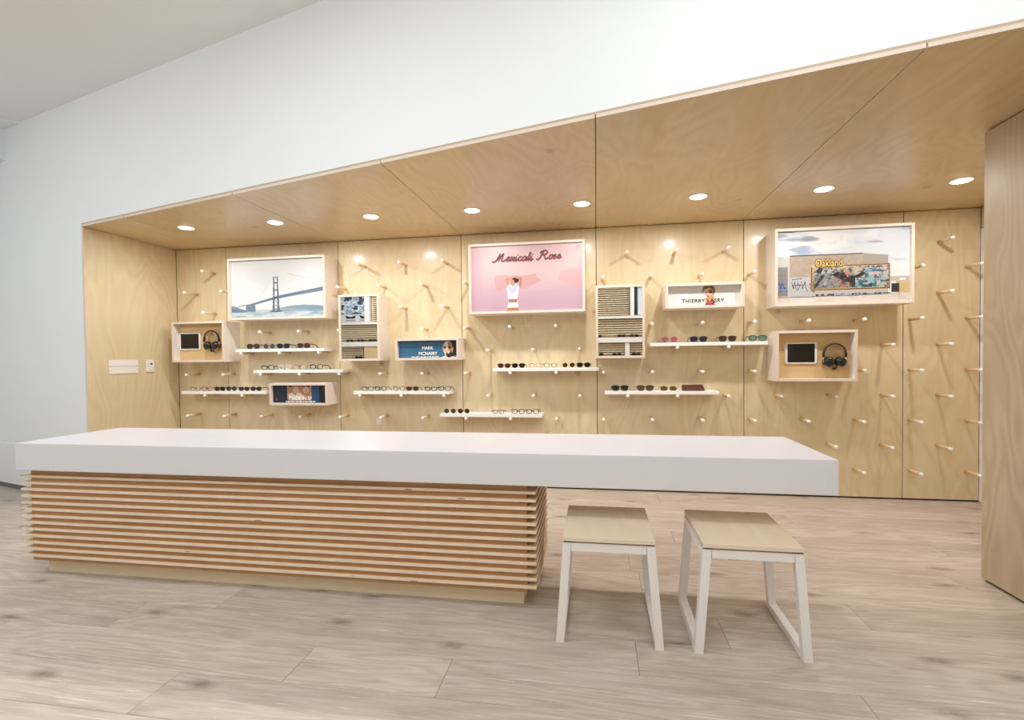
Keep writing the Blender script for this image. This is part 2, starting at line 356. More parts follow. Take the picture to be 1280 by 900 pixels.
# ---- unseen shop ceiling lamps; both tilted rows are added fill light
def ceiling_lamp(x, y, where, tilt=0, power=1.0):
    r = empty('ceiling_light', (x, y, ZR)); tag(r, 'white panel lamp on the shop ceiling, '+where, 'ceiling lamp', 'panel lamps on the shop ceiling')
    hd = boxo('housing', -.62, .62, -.32, .32, -.05, 0, ['plastic_white'], r); hd.rotation_euler.x = math.radians(tilt); hd.location.z = -.002-.32*abs(math.sin(math.radians(tilt)))
    df = boxo('diffuser', -.6, .6, -.3, .3, -.056, -.0505, ['plastic_white'], r); df.rotation_euler = hd.rotation_euler; df.location = hd.location
    boxo('stem', -.02, .02, -.02, .02, -.30*abs(math.sin(math.radians(tilt)))-.0005, 0, ['plastic_white'], r)
    l_ = area('lamp', (0, 0, -.06), 1.2, .6, ROOM_W*power, (.855, .95, 1)); l_.parent = hd
for (x, y, wh, tl, pw) in [(-4.9, -3.1, 'front row left', 0, .65), (-1.9, -3.3, 'front row centre left', 0, .95), (.6, -3.4, 'front row centre right', 0, .95), (3.2, -3.7, 'front row right', 0, .6),
                           (-4.4, -4.2, 'middle row left, added to brighten the white wall', 45, .85), (-1.0, -4.4, 'middle row centre, added to brighten the white wall', 45, .45), (2.2, -4.7, 'middle row right, added to brighten the white wall', 45, .35),  # added frontal fill aimed at the white wall, no known fixture
                           (-4.4, -4.9, 'back row left, added to brighten the opposite wall', -35, 1.15), (-1.2, -5.0, 'back row centre, added to brighten the opposite wall', -35, 1.3), (1.8, -5.1, 'back row right, added to brighten the opposite wall', -35, 1.2)]:  # added wash for the mirrored wall, its bounce fills the room
    ceiling_lamp(x, y, wh, tl, pw)

# ============================================================ DOWNLIGHTS
lx = [-3.436, -2.601, -1.762, -.935, -.099, .727, 1.552, 2.387]
ordn = ['first', 'second', 'third', 'fourth', 'fifth', 'sixth', 'seventh', 'eighth', 'ninth', 'tenth']
for i, x in enumerate(lx):
    r = empty('downlight', (x, -.712, ZC)); tag(r, 'round white recessed downlight in plywood ceiling, %s from the left' % ordn[i], 'downlight', 'downlights in the plywood ceiling')
    t_ = MB(); t_.lathe([(.0585, -.001), (.066, -.001), (.067, -.003), (.064, -.005), (.0585, -.004)], 32); t_.build('trim_ring', ['plastic_white'], r)
    d_ = MB(); d_.lathe([(.058, -.001), (.0575, -.004), (.05, -.008), (.034, -.0115), (.015, -.013), (.002, -.0133)], 32); d_.build('lamp_lens', ['glow'], r)
    l_ = area('lamp', (0, 0, -.0150), .085, .085, DOWN_W, (1, .98, .955), 'DISK', 180); l_.parent = r

# ============================================================ COUNTER
q = MB(); q.box(-3.178, .993, -2.176, -1.577, .601, .750); ct = q.build('countertop', ['counter_white'], None, .0022, 2)
tag(ct, 'long thick white solid countertop overhanging the slatted base', 'countertop')
cb_ = empty('counter_base', (-1.73, -1.86, 0)); tag(cb_, 'plywood counter base wrapped in horizontal fins under the white countertop', 'counter')
def rel(o, p): o.location = Vector(o.location)-Vector(p.location); return o
fx0, fx1, fy0, fy1 = -3.19, -.284, -2.146, -1.61
rel(boxo('plinth', fx0+.075, fx1-.073, fy0+.073, fy1-.073, 0, .0845, ['kick'], cb_), cb_)
for (a_, c_) in ((fx0+.05, -.8225), (-.8215, fx1-.046)):
    rel(boxo('body_panel', a_, c_, fy0+.016, fy1-.016, .085, .6005, ['fin_core'], cb_), cb_)
for i in range(13):
    z = .115+i*.0371
    rel(boxo('fin', fx0, fx1, fy0, fy1, z-.0065, z+.0065, ['ply_edge_h', 'fin_face'], cb_, (0, 0, 1), .0006), cb_)

# ============================================================ STOOLS
def make_stool():
    r = empty('stool')
    q = MB(); q.box(-.186, .186, -.219, .219, .430, .447, (1, 1, 0)); q.build('seat', ['seat_ply', 'ply_edge_h'], r, .001)
    for sx in (-1, 1):
        for sy in (-1, 1):
            sp = MB(); sp.box(min(sx*.15, sx*.184), max(sx*.15, sx*.184), min(sy*.18, sy*.21), max(sy*.18, sy*.21), .4235, .4298); sp.build('spacer', ['black'], r)
    q = MB(); q.box(-.146, .146, -.205, .205, .4238, .4297); q.build('under_board', ['seat_ply'], r)
    for sx in (-1, 1):
        # inclined rectangular loop: legs, foot rail, top rail
        def bar(name, y0, y1, z0, z1):
            b_ = MB(); V = []
            def X(z): return sx*(.219-(.219-.186)*z/.423)
            t = .034
            for z in (z0, z1):
                for y in (y0, y1):
                    V += [(X(z), y, z), (X(z)-sx*t, y, z)]
            b_.add(V, [(0, 2, 3, 1), (4, 5, 7, 6), (0, 1, 5, 4), (2, 6, 7, 3), (0, 4, 6, 2), (1, 3, 7, 5)]); b_.build(name, ['metal_white'], r, .0005)
        bar('leg', -.214, -.180, 0, .3885); bar('leg', .180, .214, 0, .3885)
        bar('foot_rail', -.1795, .1795, 0, .034)
        bar('side_rail', -.214, .214, .389, .423)
    for sy in (-1, 1):
        b_ = MB(); b_.box(-.1517, .1517, min(sy*.180, sy*.214), max(sy*.180, sy*.214), .389, .423); b_.build('cross_rail', ['metal_white'], r)
    return r
s1 = make_stool(); s1.location = (.042, -2.155, 0); tag(s1, 'white steel stool with plywood seat, left one beside the slatted counter base', 'stool', 'stools under the counter overhang')
s2 = s1.copy(); COL.objects.link(s2); s2.location = (.599, -2.157, 0); s2.rotation_euler.z = math.radians(-.4)
for c in kids(s1):
    d = c.copy(); COL.objects.link(d); d.parent = s2
tag(s2, 'white steel stool with plywood seat, right one near the free end of countertop', 'stool', 'stools under the counter overhang')

# ============================================================ DISPLAY BOXES WITH PRINTS
def in_poly(P, U, V):
    c = np.zeros(U.shape, bool); k = len(P)
    for i in range(k):
        x1, y1 = P[i]; x2, y2 = P[(i+1) % k]
        if y1 == y2: continue
        c ^= ((y1 > V) != (y2 > V)) & (U < (x2-x1)*(V-y1)/(y2-y1)+x1)
    return c
class Art:
    def __init__(s, nx, ny, asp):
        s.nx, s.ny, s.asp = nx, ny, asp
        s.U, s.V = np.meshgrid((np.arange(nx)+.5)/nx, (np.arange(ny)+.5)/ny); s.C = np.zeros((ny, nx, 3)); s.rs = np.random.RandomState(3)
    def put(s, mask, c, a=1.):
        m_ = (mask.astype(float)*a)[..., None]; s.C = s.C*(1-m_)+np.array(c, float)*m_
    def grad(s, top, bot): s.C = np.array(bot, float)*(1-s.V[..., None])+np.array(top, float)*s.V[..., None]
    def rect(s, u0, u1, v0, v1, c, a=1.): s.put((s.U >= u0) & (s.U <= u1) & (s.V >= v0) & (s.V <= v1), c, a)
    def poly(s, P, c, a=1.): s.put(in_poly(P, s.U, s.V), c, a)
    def ell(s, u, v, ru, rv, c, a=1., soft=0):
        d = ((s.U-u)/ru)**2+((s.V-v)/rv)**2
        s.put(np.clip((1-d)/soft, 0, 1) if soft else d < 1, c, a)
    def line(s, P, w_, c, a=1.):     # w_ in units of width
        m_ = np.zeros(s.U.shape, bool)
        for (x1, y1), (x2, y2) in zip(P, P[1:]):
            X, Y = s.U*s.asp, s.V; ax, ay, bx_, by = x1*s.asp, y1, x2*s.asp, y2
            dx, dy = bx_-ax, by-ay; L = dx*dx+dy*dy+1e-9; t = np.clip(((X-ax)*dx+(Y-ay)*dy)/L, 0, 1)
            m_ |= ((X-ax-t*dx)**2+(Y-ay-t*dy)**2) < (w_*s.asp/2)**2
        s.put(m_, c, a)
    def noise(s, su, sv, seed=0):
        r = np.random.RandomState(seed); out = 0; amp = 1; tot = 0
        for o in range(4):
            a_, b_ = max(2, int(su*2**o)), max(2, int(sv*2**o)); g = r.rand(b_+2, a_+2); x = s.U*a_; y = s.V*b_
            xi, yi = x.astype(int), y.astype(int); fx, fy = x-xi, y-yi; fx = fx*fx*(3-2*fx); fy = fy*fy*(3-2*fy)
            out = out+amp*((g[yi, xi]*(1-fx)+g[yi, xi+1]*fx)*(1-fy)+(g[yi+1, xi]*(1-fx)+g[yi+1, xi+1]*fx)*fy); tot += amp; amp *= .5
        return out/tot
    def build(s, name, x0, x1, z0, z1, y, parent):
        nx, ny = s.nx, s.ny; X = np.linspace(x0, x1, nx+1); Z = np.linspace(z0, z1, ny+1); XX, ZZ = np.meshgrid(X, Z)
        V = np.stack([XX.ravel(), np.full(XX.size, y), ZZ.ravel()], 1)
        i = np.arange(nx*ny); r_, c_ = i//nx, i % nx; a_ = r_*(nx+1)+c_
        F = np.stack([a_, a_+1, a_+nx+2, a_+nx+1], 1)
        me = bpy.data.meshes.new(name); me.vertices.add(len(V)); me.vertices.foreach_set('co', V.ravel()); me.loops.add(F.size); me.loops.foreach_set('vertex_index', F.ravel().astype(np.int32))
        me.polygons.add(len(F)); me.polygons.foreach_set('loop_start', np.arange(0, F.size, 4, dtype=np.int32)); me.update(calc_edges=True); me.validate()
        at = me.color_attributes.new('ink', 'FLOAT_COLOR', 'CORNER'); c = np.clip(s.C/255, 0, 1); c = np.where(c <= .04045, c/12.92, ((c+.055)/1.055)**2.4)*.80   # ink on off-white paper
        c = np.concatenate([c.reshape(-1, 3), np.ones((nx*ny, 1))], 1); at.data.foreach_set('color', np.repeat(c, 4, 0).ravel())
        me.materials.append(M['print']); o = bpy.data.objects.new(name, me); COL.objects.link(o); o.parent = parent; return o
def letters(name, txt, size, x, z, y, mat, parent, align='CENTER', bold=.0, shear=0, space=1.0, depth=.0006, xs=1.0):
    cu = bpy.data.curves.new(name, 'FONT'); cu.body = txt; cu.size = size; cu.align_x = align; cu.offset = bold; cu.shear = shear; cu.space_character = space; cu.extrude = depth; cu.resolution_u = 3
    o = bpy.data.objects.new(name, cu); COL.objects.link(o); dg = bpy.context.evaluated_depsgraph_get(); me = bpy.data.meshes.new_from_object(o.evaluated_get(dg))
    bpy.data.objects.remove(o); me.name = name; me.transform(Matrix.Rotation(math.pi/2, 4, 'X') @ Matrix.Diagonal((xs, 1, 1, 1))); me.transform(Matrix.Translation((x, y, z))); me.materials.clear(); me.materials.append(M[mat] if isinstance(mat, str) else mat)
    ob = bpy.data.objects.new(name, me); COL.objects.link(ob); ob.parent = parent; return ob
DB = .22; BT = .02
BOXES = {}
def display_box(key, x0, x1, z0, z1, label, recess, back='box_ply', cat='display box', depth=DB, name='display_box'):
    r = empty(name, ((x0+x1)/2, 0, z0)); tag(r, label, cat); w2 = (x1-x0)/2; h = z1-z0; BOXES[key] = (x0, x1, z0, z1)
    e = .0006
    boxo('side_board', -w2, -w2+BT, -depth, -e, 0, h, ['box_ply', 'ply_edge_x'], r, (0, 1, 1), .0008)
    boxo('side_board', w2-BT, w2, -depth, -e, 0, h, ['box_ply', 'ply_edge_x'], r, (0, 1, 1), .0008)
    boxo('top_board', -w2+BT+.0003, w2-BT-.0003, -depth, -e, h-BT, h, ['box_ply', 'ply_edge_pale'], r, (1, 1, 0), .0008)
    boxo('bottom_board', -w2+BT+.0003, w2-BT-.0003, -depth, -e, 0, BT, ['box_ply', 'ply_edge_pale'], r, (1, 1, 0), .0008)
    boxo('back_board', -w2+BT+.0004, w2-BT-.0004, -depth+recess, -depth+recess+.008, BT+.0004, h-BT-.0004, [back], r)
    return r, (-w2+BT+.001, w2-BT-.001, BT+.001, h-BT-.001, -depth+recess-.0012)
# --- A: suspension bridge in fog
r, (a0, a1, c0, c1, yy) = display_box('A', -3.465, -2.462, 1.577, 2.158, 'large pale wooden box framing a foggy suspension bridge photo', .024, name='framed_picture', cat='picture')
A = Art(300, 168, 1.76); A.grad((206, 206, 205), (232, 235, 236)); nn = A.noise(3, 3, 4)
A.C += ((nn-.5)*14)[..., None]; A.ell(.5, .8, .35, .3, (196, 197, 197), .6, .9)
A.poly([(0, .21), (.05, .2), (.1, .16), (.16, .13), (.16, .08), (0, .08)], (128, 150, 170)); A.poly([(0, .17), (.06, .14), (.13, .12), (.2, .09), (0, .09)], (104, 128, 150), .8)
A.ell(.78, .1, .3, .1, (132, 158, 178)); A.ell(.62, .1, .22, .055, (150, 172, 188)); A.ell(.35, .1, .2, .04, (190, 202, 210), .8)
A.rect(0, 1, 0, .095, (178, 194, 202)); wn_ = A.noise(10, 40, 9); A.put((wn_ > .55) & (A.V < .09), (208, 218, 222), .8); A.put((wn_ < .42) & (A.V < .09), (148, 170, 184), .8)
for k in range(14):
    u = .66+k*.025; A.line([(u, .36+(u-.54)*.2), (u, .745-(u-.62)*.36)], .0015, (190, 194, 198), .6)
A.line([(.61, .76), (.68, .72), (.76, .685), (.86, .655), (1, .63)], .0035, (158, 160, 166))
A.line([(.44, .68), (.36, .45), (.25, .24)], .003, (196, 200, 204)); A.line([(.45, .70), (.3, .35)], .002, (204, 207, 210))
A.poly([(.08, .195), (.27, .23), (.46, .30), (.53, .325), (1, .435), (1, .505), (.53, .378), (.40, .322), (.2, .235), (.08, .205)], (98, 118, 142))
A.line([(.3, .245), (.42, .29), (.6, .345), (1, .455)], .006, (150, 166, 184), .7)
A.poly([(.155, .1), (.16, .225), (.175, .235), (.19, .21), (.22, .225), (.26, .235), (.265, .1)], (112, 132, 154)); A.put((A.noise(30, 20, 5) > .55) & (A.U > .17) & (A.U < .28) & (A.V > .1) & (A.V < .2), (160, 174, 188), .7)
tw = (72, 88, 108)
for sgn in (-1, 1):
    A.poly([(.4865+sgn*.013, .70), (.4865+sgn*.026, .70), (.4865+sgn*.030, .36), (.4865+sgn*.038, .11), (.4865+sgn*.018, .11), (.4865+sgn*.015, .36)], tw)
for v_, h_ in ((.69, .014), (.595, .02), (.47, .022), (.34, .03)): A.rect(.462, .512, v_-h_/2, v_+h_/2, tw)
for v_ in (.31, .24, .17): A.line([(.465, v_), (.508, v_-.07)], .004, tw); A.line([(.508, v_), (.465, v_-.07)], .004, tw)
A.ell(.49, .1, .075, .014, (86, 104, 122)); A.rect(.466, .474, .70, .82, (186, 188, 190), .6); A.rect(.5, .508, .70, .80, (186, 188, 190), .6)
A.build('print', a0, a1, c0, c1, yy, r)
# --- F: pink poster
r, (a0, a1, c0, c1, yy) = display_box('F', -1.100, -.0905, 1.574, 2.181, 'large wooden box framing a pink poster of a woman in white', .022, name='framed_picture', cat='picture')
A = Art(300, 176, 1.7); A.grad((222, 190, 194), (206, 172, 190)); nn = A.noise(3, 3, 2)
A.C += ((nn-.5)*12)[..., None]; A.ell(.55, .62, .6, .35, (222, 200, 198), .7, 1.); A.ell(0, .5, .12, .8, (214, 170, 186), .6, .9)
A.poly([(.205, .52), (.23, .55), (.3, .55), (.5, .54), (.585, .56), (.6, .51), (.64, .45), (.6, .42), (.52, .37), (.5, .33), (.42, .36), (.3, .36), (.26, .3), (.225, .34), (.215, .42)], (214, 158, 164), .7)
A.poly([(.79, .46), (.81, .58), (.87, .61), (1, .62), (1, .36), (.92, .35), (.85, .40)], (218, 168, 170), .6)
sk = (206, 150, 122); wh = (238, 238, 242)
A.line([(.345, .36), (.325, .49), (.38, .50)], .021, (204, 150, 120)); A.line([(.443, .36), (.455, .49), (.40, .51)], .021, (190, 134, 106))
A.poly([(.328, .0), (.33, .07), (.43, .07), (.428, .0)], (190, 128, 100)); A.rect(.376, .381, 0, .06, (150, 95, 75))
A.poly([(.33, .05), (.338, .155), (.42, .155), (.432, .05)], wh); A.poly([(.34, .13), (.345, .20), (.415, .20), (.418, .13)], (186, 126, 98))
A.poly([(.325, .37), (.34, .40), (.37, .43), (.40, .43), (.44, .37), (.43, .3), (.42, .18), (.335, .18), (.33, .3)], wh); A.poly([(.34, .39), (.36, .40), (.38, .34), (.40, .40), (.425, .39), (.41, .3), (.38, .26), (.35, .3)], (190, 200, 226), .8)
A.ell(.38, .43, .02, .05, sk); A.ell(.405, .47, .032, .042, (30, 24, 26)); A.ell(.378, .44, .018, .04, (212, 152, 126))
A.line([(.40, .515), (.43, .50)], .012, sk)
A.line([(.95, .935), (.965, .955), (.98, .95)], .004, (120, 60, 60)); A.line([(.955, .945), (.95, .90)], .003, (150, 90, 90))
A.build('print', a0, a1, c0, c1, yy, r)
GLYPH = {  # cursive skeletons on a unit x-height of 1, advance first
 'M': (2.2, [[(-.5, .1), (-.2, -.1), (.2, .1), (.5, 1.0), (.7, 1.9), (.75, 1.0), (.7, .1), (1.0, 1.0), (1.35, 1.9), (1.35, .9), (1.4, .2), (1.6, 0), (2.1, .3)]]),
 'R': (2.1, [[(-.3, .2), (0, -.1), (.35, .2), (.6, 1.2), (.75, 1.9)], [(.1, 1.4), (.4, 1.85), (1.0, 2.0), (1.5, 1.7), (1.4, 1.2), (.75, 1.0), (1.1, .9), (1.4, .3), (1.65, 0), (2.0, .3)]]),
 'e': (.85, [[(-.1, .3), (.3, .5), (.6, .8), (.4, 1.0), (.15, .7), (.15, .25), (.4, 0), (.75, .2), (.95, .4)]]),
 'x': (.95, [[(-.05, .7), (.2, 1.0), (.45, .5), (.7, 0), (.95, .3)], [(.75, 1.0), (.45, .5), (.1, 0)]]),
 'i': (.6, [[(-.1, .3), (.2, 1.0), (.15, .3), (.3, 0), (.65, .4)], [(.3, 1.35), (.36, 1.5)]]),
 'c': (.8, [[(.6, .8), (.4, 1.0), (.15, .7), (.15, .25), (.4, 0), (.7, .2), (.85, .4)]]),
 'a': (1.0, [[(.7, .85), (.4, 1.0), (.12, .65), (.15, .15), (.4, 0), (.65, .4), (.75, 1.0), (.7, .3), (.85, 0), (1.1, .3)]]),
 'l': (.6, [[(-.1, .3), (.3, 1.2), (.4, 1.9), (.2, 1.7), (.15, .6), (.25, 0), (.65, .35)]]),
 'o': (.9, [[(.5, 1.0), (.15, .7), (.15, .2), (.45, 0), (.75, .4), (.65, .9), (.45, .95), (.95, .8)]]),
 's': (.75, [[(-.05, .3), (.35, 1.0), (.45, .6), (.55, .2), (.3, 0), (.1, .1)], [(.3, 0), (.75, .35)]]),
 ' ': (1.0, [])}
def cursive(name, txt, x, z, y, h, length, mat, parent, rad, slant=.35):
    tot = sum(GLYPH[c][0] for c in txt); sx = length/tot; q = MB(); cx_ = 0
    for c in txt:
        adv, st = GLYPH[c]
        for P in st:
            P = [Vector((p[0], p[1], 0)) for p in P]; out = []
            E_ = [P[0]*2-P[1]]+P+[P[-1]*2-P[-2]]
            for i in range(1, len(E_)-2):
                for t in (0, .25, .5, .75):
                    a_, b_, c_, d_ = E_[i-1:i+3]; out.append(.5*((2*b_)+(c_-a_)*t+(2*a_-5*b_+4*c_-d_)*t*t+(3*b_-a_-3*c_+d_)*t**3))
            out.append(P[-1])
            if len(out) > 1: q.tube([(x+(cx_+p.x)*sx+p.y*h*slant, y, z+p.y*h) for p in out], rad, 5, flat=(1, .25, 1))
        cx_ += adv
    return q.build(name, [mat], parent)
M['sign_red'] = plain('red neon tube ink', (210, 92, 104), .6); M['sign_dark'] = plain('dark sign ink', (58, 40, 44), .6); M['sign_rose'] = plain('pale sign ink', (190, 140, 142), .6)
W = a1-a0; H = c1-c0
for mm, rad, dx, dz, dy in (('sign_red', .0036, .003, -.007, .0002), ('sign_dark', .0056, 0, 0, -.0006), ('sign_rose', .0011, 0, 0, -.0024)):
    cursive('sign_lettering', 'Mexicali', a0+W*.215+dx, c0+H*.765+dz, yy+dy-.001, .036, W*.345, mm, r, rad)
    cursive('sign_lettering', 'Rose', a0+W*.605+dx, c0+H*.775+dz, yy+dy-.001, .036, W*.205, mm, r, rad)
# --- I: warehouse mural
r, (a0, a1, c0, c1, yy) = display_box('I', 1.405, 2.397, 1.573, 2.184, 'large wooden box framing a warehouse with a painted mural billboard', .026, name='framed_picture', cat='picture')
A = Art(340, 196, 1.73); A.grad((206, 212, 220), (236, 237, 238)); c1n = A.noise(3, 5, 11); c2n = A.noise(5, 8, 12)
A.put(np.clip((c1n-.45)*5, 0, 1), (238, 237, 236), .9); A.put(np.clip((c2n-.55)*5, 0, 1)*(A.V > .55), (150, 168, 196), .8); A.put(np.clip((A.noise(4, 9, 14)-.6)*6, 0, 1)*(A.V > .8), (120, 126, 142), .7)
A.rect(0, 1, 0, .11, (228, 218, 210)); A.put((A.noise(12, 10, 3) > .5) & (A.V < .11), (212, 200, 192), .5)
A.rect(.9, 1, .11, .33, (214, 190, 140)); A.rect(.84, 1, .27, .335, (196, 190, 182)); A.rect(.93, .97, .28, .31, (240, 240, 240)); A.rect(.868, .925, .12, .24, (48, 50, 58)); A.line([(.925, .26), (.925, .08)], .004, (120, 110, 100))
A.rect(0, .1, .1, .64, (204, 200, 196)); A.rect(0, .085, .1, .51, (146, 142, 140))
for k in range(14): A.rect(0, .085, .12+k*.027, .126+k*.027, (122, 118, 118), .7)
A.poly([(.1, .09), (.1, .655), (.66, .665), (.66, .1)], (182, 168, 150)); A.poly([(.66, .1), (.66, .665), (.845, .625), (.845, .11)], (168, 158, 148))
bn = A.noise(40, 30, 8); A.put((bn > .52) & (A.U > .1) & (A.U < .66) & (A.V > .09) & (A.V < .655), (168, 152, 134), .5)
A.rect(.1, .66, .655, .668, (96, 84, 74)); A.rect(.1, .845, .09, .36, (196, 200, 208), .85); A.line([(.0, .085), (.66, .095), (.86, .11)], .006, (110, 102, 98)); A.put((A.noise(60, 20, 5) > .5) & (A.U > .3) & (A.U < .86) & (abs(A.V-.108) < .013), (58, 54, 52), .9)
for P in ([(.02, .3), (.03, .2), (.045, .3), (.06, .18)], [(0, .22), (.03, .17), (.07, .22)], [(.01, .28), (.05, .25), (.08, .17)]): A.line(P, .007, (62, 96, 176)); 
A.line([(.0, .19), (.08, .2)], .006, (150, 196, 214), .7)
for P in ([(.115, .3), (.13, .2), (.14, .3), (.15, .2)], [(.16, .3), (.16, .18), (.18, .24), (.165, .28)], [(.19, .3), (.2, .2), (.22, .3), (.225, .22), (.24, .16)], [(.12, .33), (.2, .345)], [(.12, .25), (.22, .26)]): A.line(P, .0045, (44, 46, 54))
A.rect(.262, .86, .17, .515, (196, 152, 92)); A.rect(.268, .855, .178, .508, (48, 38, 32)); A.rect(.274, .85, .19, .498, (206, 170, 112)); A.rect(.279, .846, .2, .49, (188, 184, 178))
mu_ = (A.U > .279) & (A.U < .846) & (A.V > .2) & (A.V < .49)
def mp_(P, c, a_=1.): A.put(in_poly(P, A.U, A.V) & mu_, c, a_)
mp_([(.28, .2), (.28, .38), (.36, .4), (.42, .36), (.55, .35), (.6, .2)], (146, 146, 144)); mp_([(.28, .2), (.34, .38), (.37, .37), (.3, .2)], (38, 38, 42)); mp_([(.28, .41), (.33, .49), (.36, .48), (.34, .40), (.3, .42)], (60, 60, 64)); mp_([(.36, .2), (.38, .33), (.37, .2)], (225, 225, 225))
mp_([(.42, .38), (.48, .44), (.56, .38), (.68, .30), (.7, .22), (.58, .2), (.5, .3)], (34, 36, 40)); mp_([(.48, .45), (.53, .47), (.54, .44), (.49, .43)], (54, 54, 58)); mp_([(.60, .36), (.66, .42), (.68, .38), (.62, .33)], (40, 42, 48))
mp_([(.39, .45), (.6, .48), (.7, .48), (.66, .4), (.5, .41)], (196, 182, 160), .8)
rs = np.random.RandomState(5)
for cu_, cv_ in ((.535, .405), (.55, .37), (.475, .30), (.515, .235), (.54, .25), (.5, .22)): A.put(((((A.U-cu_)/.017)**2+((A.V-cv_)/.026)**2) < .6+A.noise(30, 20, 77)) & mu_, (206, 132, 108))
tn = A.noise(16, 14, 21); tz = mu_ & ((A.U > .67) | ((A.U > .6) & (A.V < .33)))
A.put(tz, (206, 186, 184)); A.put(tz & (tn > .47) & (abs(A.V-(.43 if False else .40)) < .08), (66, 128, 146)); A.put(tz & (tn > .45) & (A.V < .31) & (A.U < .76), (58, 118, 136)); A.put(tz & (A.noise(30, 26, 2) > .6), (150, 186, 192)); A.put(tz & (A.noise(28, 22, 31) > .66), (60, 60, 90), .8)
A.rect(.52, .57, .168, .182, (150, 110, 60)); 
for cu_, cv_ in ((.265, .21), (.285, .165), (.262, .26), (.83, .2), (.85, .24)): A.ell(cu_, cv_, .013, .02, (150, 130, 112))
A.poly([(.262, .5), (.3, .56), (.33, .56), (.29, .49)], (214, 190, 140))
A.put((A.noise(60, 40, 51) > .58) & mu_ & (A.U < .6), (120, 118, 118), .55); A.put((A.noise(50, 36, 52) > .62) & mu_, (40, 40, 44), .6)
A.build('print', a0, a1, c0, c1, yy, r)
M['gold_ink'] = plain('gold lettering ink', (222, 182, 104), .5); M['brown_ink'] = plain('brown outline ink', (70, 44, 30), .6); M['white_ink'] = plain('white ink', (250, 248, 244), .5); M['black_ink'] = plain('black ink', (28, 28, 30), .5)
W = a1-a0; H = c1-c0
letters('sign_lettering', 'Oakland', .082, a0+W*.40, c0+H*.50, yy-.001, 'brown_ink', r, bold=.0065, xs=.72)
letters('sign_lettering', 'Oakland', .082, a0+W*.40, c0+H*.50, yy-.0028, 'gold_ink', r, bold=.0012, xs=.72)
letters('sign_lettering', 'is', .04, a0+W*.52, c0+H*.47, yy-.001, 'gold_ink', r, bold=.001)
# --- D: blue portrait sign
M['blue_card'] = plain('blue card', (54, 108, 146), .5)
r, (a0, a1, c0, c1, yy) = display_box('D', -1.790, -1.199, 1.176, 1.371, 'small wooden box sign, blue card with white name and bearded portrait', .035, name='name_sign', cat='sign')
A = Art(210, 60, 3.5); A.grad((50, 104, 140), (62, 116, 152)); A.C += ((A.noise(6, 6, 1)-.5)*10)[..., None]
hx = .86
A.poly([(.70, 0), (.75, .06), (.8, .1), (.97, .05), (1, .1), (1, 0)], (232, 228, 222)); A.ell(.915, .62, .095, .5, (34, 30, 34)); A.poly([(.95, .1), (1, .15), (1, 1), (.93, 1)], (30, 26, 30))
A.poly([(.755, .45), (.765, .7), (.79, .92), (.86, .98), (.9, .85), (.91, .5), (.89, .25), (.84, .05), (.795, .1), (.775, .3)], (232, 212, 192)); A.poly([(.84, .9), (.88, .97), (.91, .8), (.92, .4), (.89, .25), (.85, .5)], (182, 130, 92))
A.poly([(.82, .3), (.85, .22), (.9, .4), (.95, .35), (.94, .1), (.86, .0), (.82, .05), (.81, .2)], (34, 28, 28)); A.ell(.79, .6, .022, .09, (60, 46, 44), .9); A.ell(.87, .62, .026, .1, (40, 32, 30), .95); A.line([(.745, .66), (.9, .68)], .007, (226, 214, 170)); A.poly([(.9, .3), (.915, .6), (.93, .55), (.92, .3)], (214, 170, 90)); A.line([(.80, .25), (.83, .24)], .01, (150, 84, 80))
A.build('print', a0, a1, c0, c1, yy, r)
W = a1-a0; H = c1-c0
letters('lettering', 'MARK', .040, a0+W*.497, c0+H*.49, yy-.001, 'white_ink', r, bold=.0006, xs=1.0)
letters('lettering', 'MCNAIRY', .040, a0+W*.502, c0+H*.165, yy-.001, 'white_ink', r, bold=.0006, xs=1.0)
q = MB(); u = .225
for k, wd_ in enumerate((.035, .012, .05, .012, .03, .05, .012, .045, .05, .06, .035, .03)):
    if u+wd_ > .72: break
    q.box(a0+W*u, a0+W*(u+wd_), yy-.0014, yy-.0006, c0+H*.03, c0+H*.075); u += wd_+.012
q.build('small_print_line', ['white_ink'], r)['kind'] = 'stuff'
# --- E: dark denim sign
r, (a0, a1, c0, c1, yy) = display_box('E', -3.051, -2.461, .767, .973, 'small wooden box sign, dark denim photo with hands holding glasses', .03, name='name_sign', cat='sign')
A = Art(210, 64, 3.3); A.grad((22, 36, 54), (26, 44, 64)); A.C += ((A.noise(14, 6, 1)-.5)*14)[..., None]
A.rect(.065, .07, 0, 1, (60, 84, 110), .6); A.ell(.062, .2, .012, .1, (190, 70, 70)); A.poly([(.27, 0), (.265, 1), (.72, 1), (.72, 0)], (206, 158, 128)); A.put((A.noise(12, 5, 6) > .55) & (A.U > .27) & (A.U < .72), (176, 122, 96), .7)
A.rect(.30, .35, .9, 1, (60, 34, 30)); A.rect(.64, .68, .8, 1, (60, 34, 30)); A.rect(.72, .86, 0, 1, (44, 78, 122)); A.rect(.86, 1, 0, 1, (20, 30, 38)); A.ell(.93, .8, .006, .02, (190, 160, 90))
for uc in (.43, .62): A.ell(uc, .72, .075, .24, (120, 84, 66)); A.ell(uc, .72, .066, .21, (222, 178, 150))
A.line([(.5, .76), (.55, .76)], .008, (120, 84, 66)); A.poly([(.29, .45), (.36, .62), (.42, .4), (.47, .66), (.52, .55), (.58, .35), (.55, .1), (.3, .1)], (230, 212, 198)); A.rect(.28, .68, .02, .14, (40, 30, 34), .8)
A.build('print', a0, a1, c0, c1, yy, r); W = a1-a0; H = c1-c0
letters('lettering', 'MADE IN SF', .046, a0+W*.515, c0+H*.16, yy-.001, 'white_ink', r, bold=.0008, xs=.95)
q = MB(); u = .235
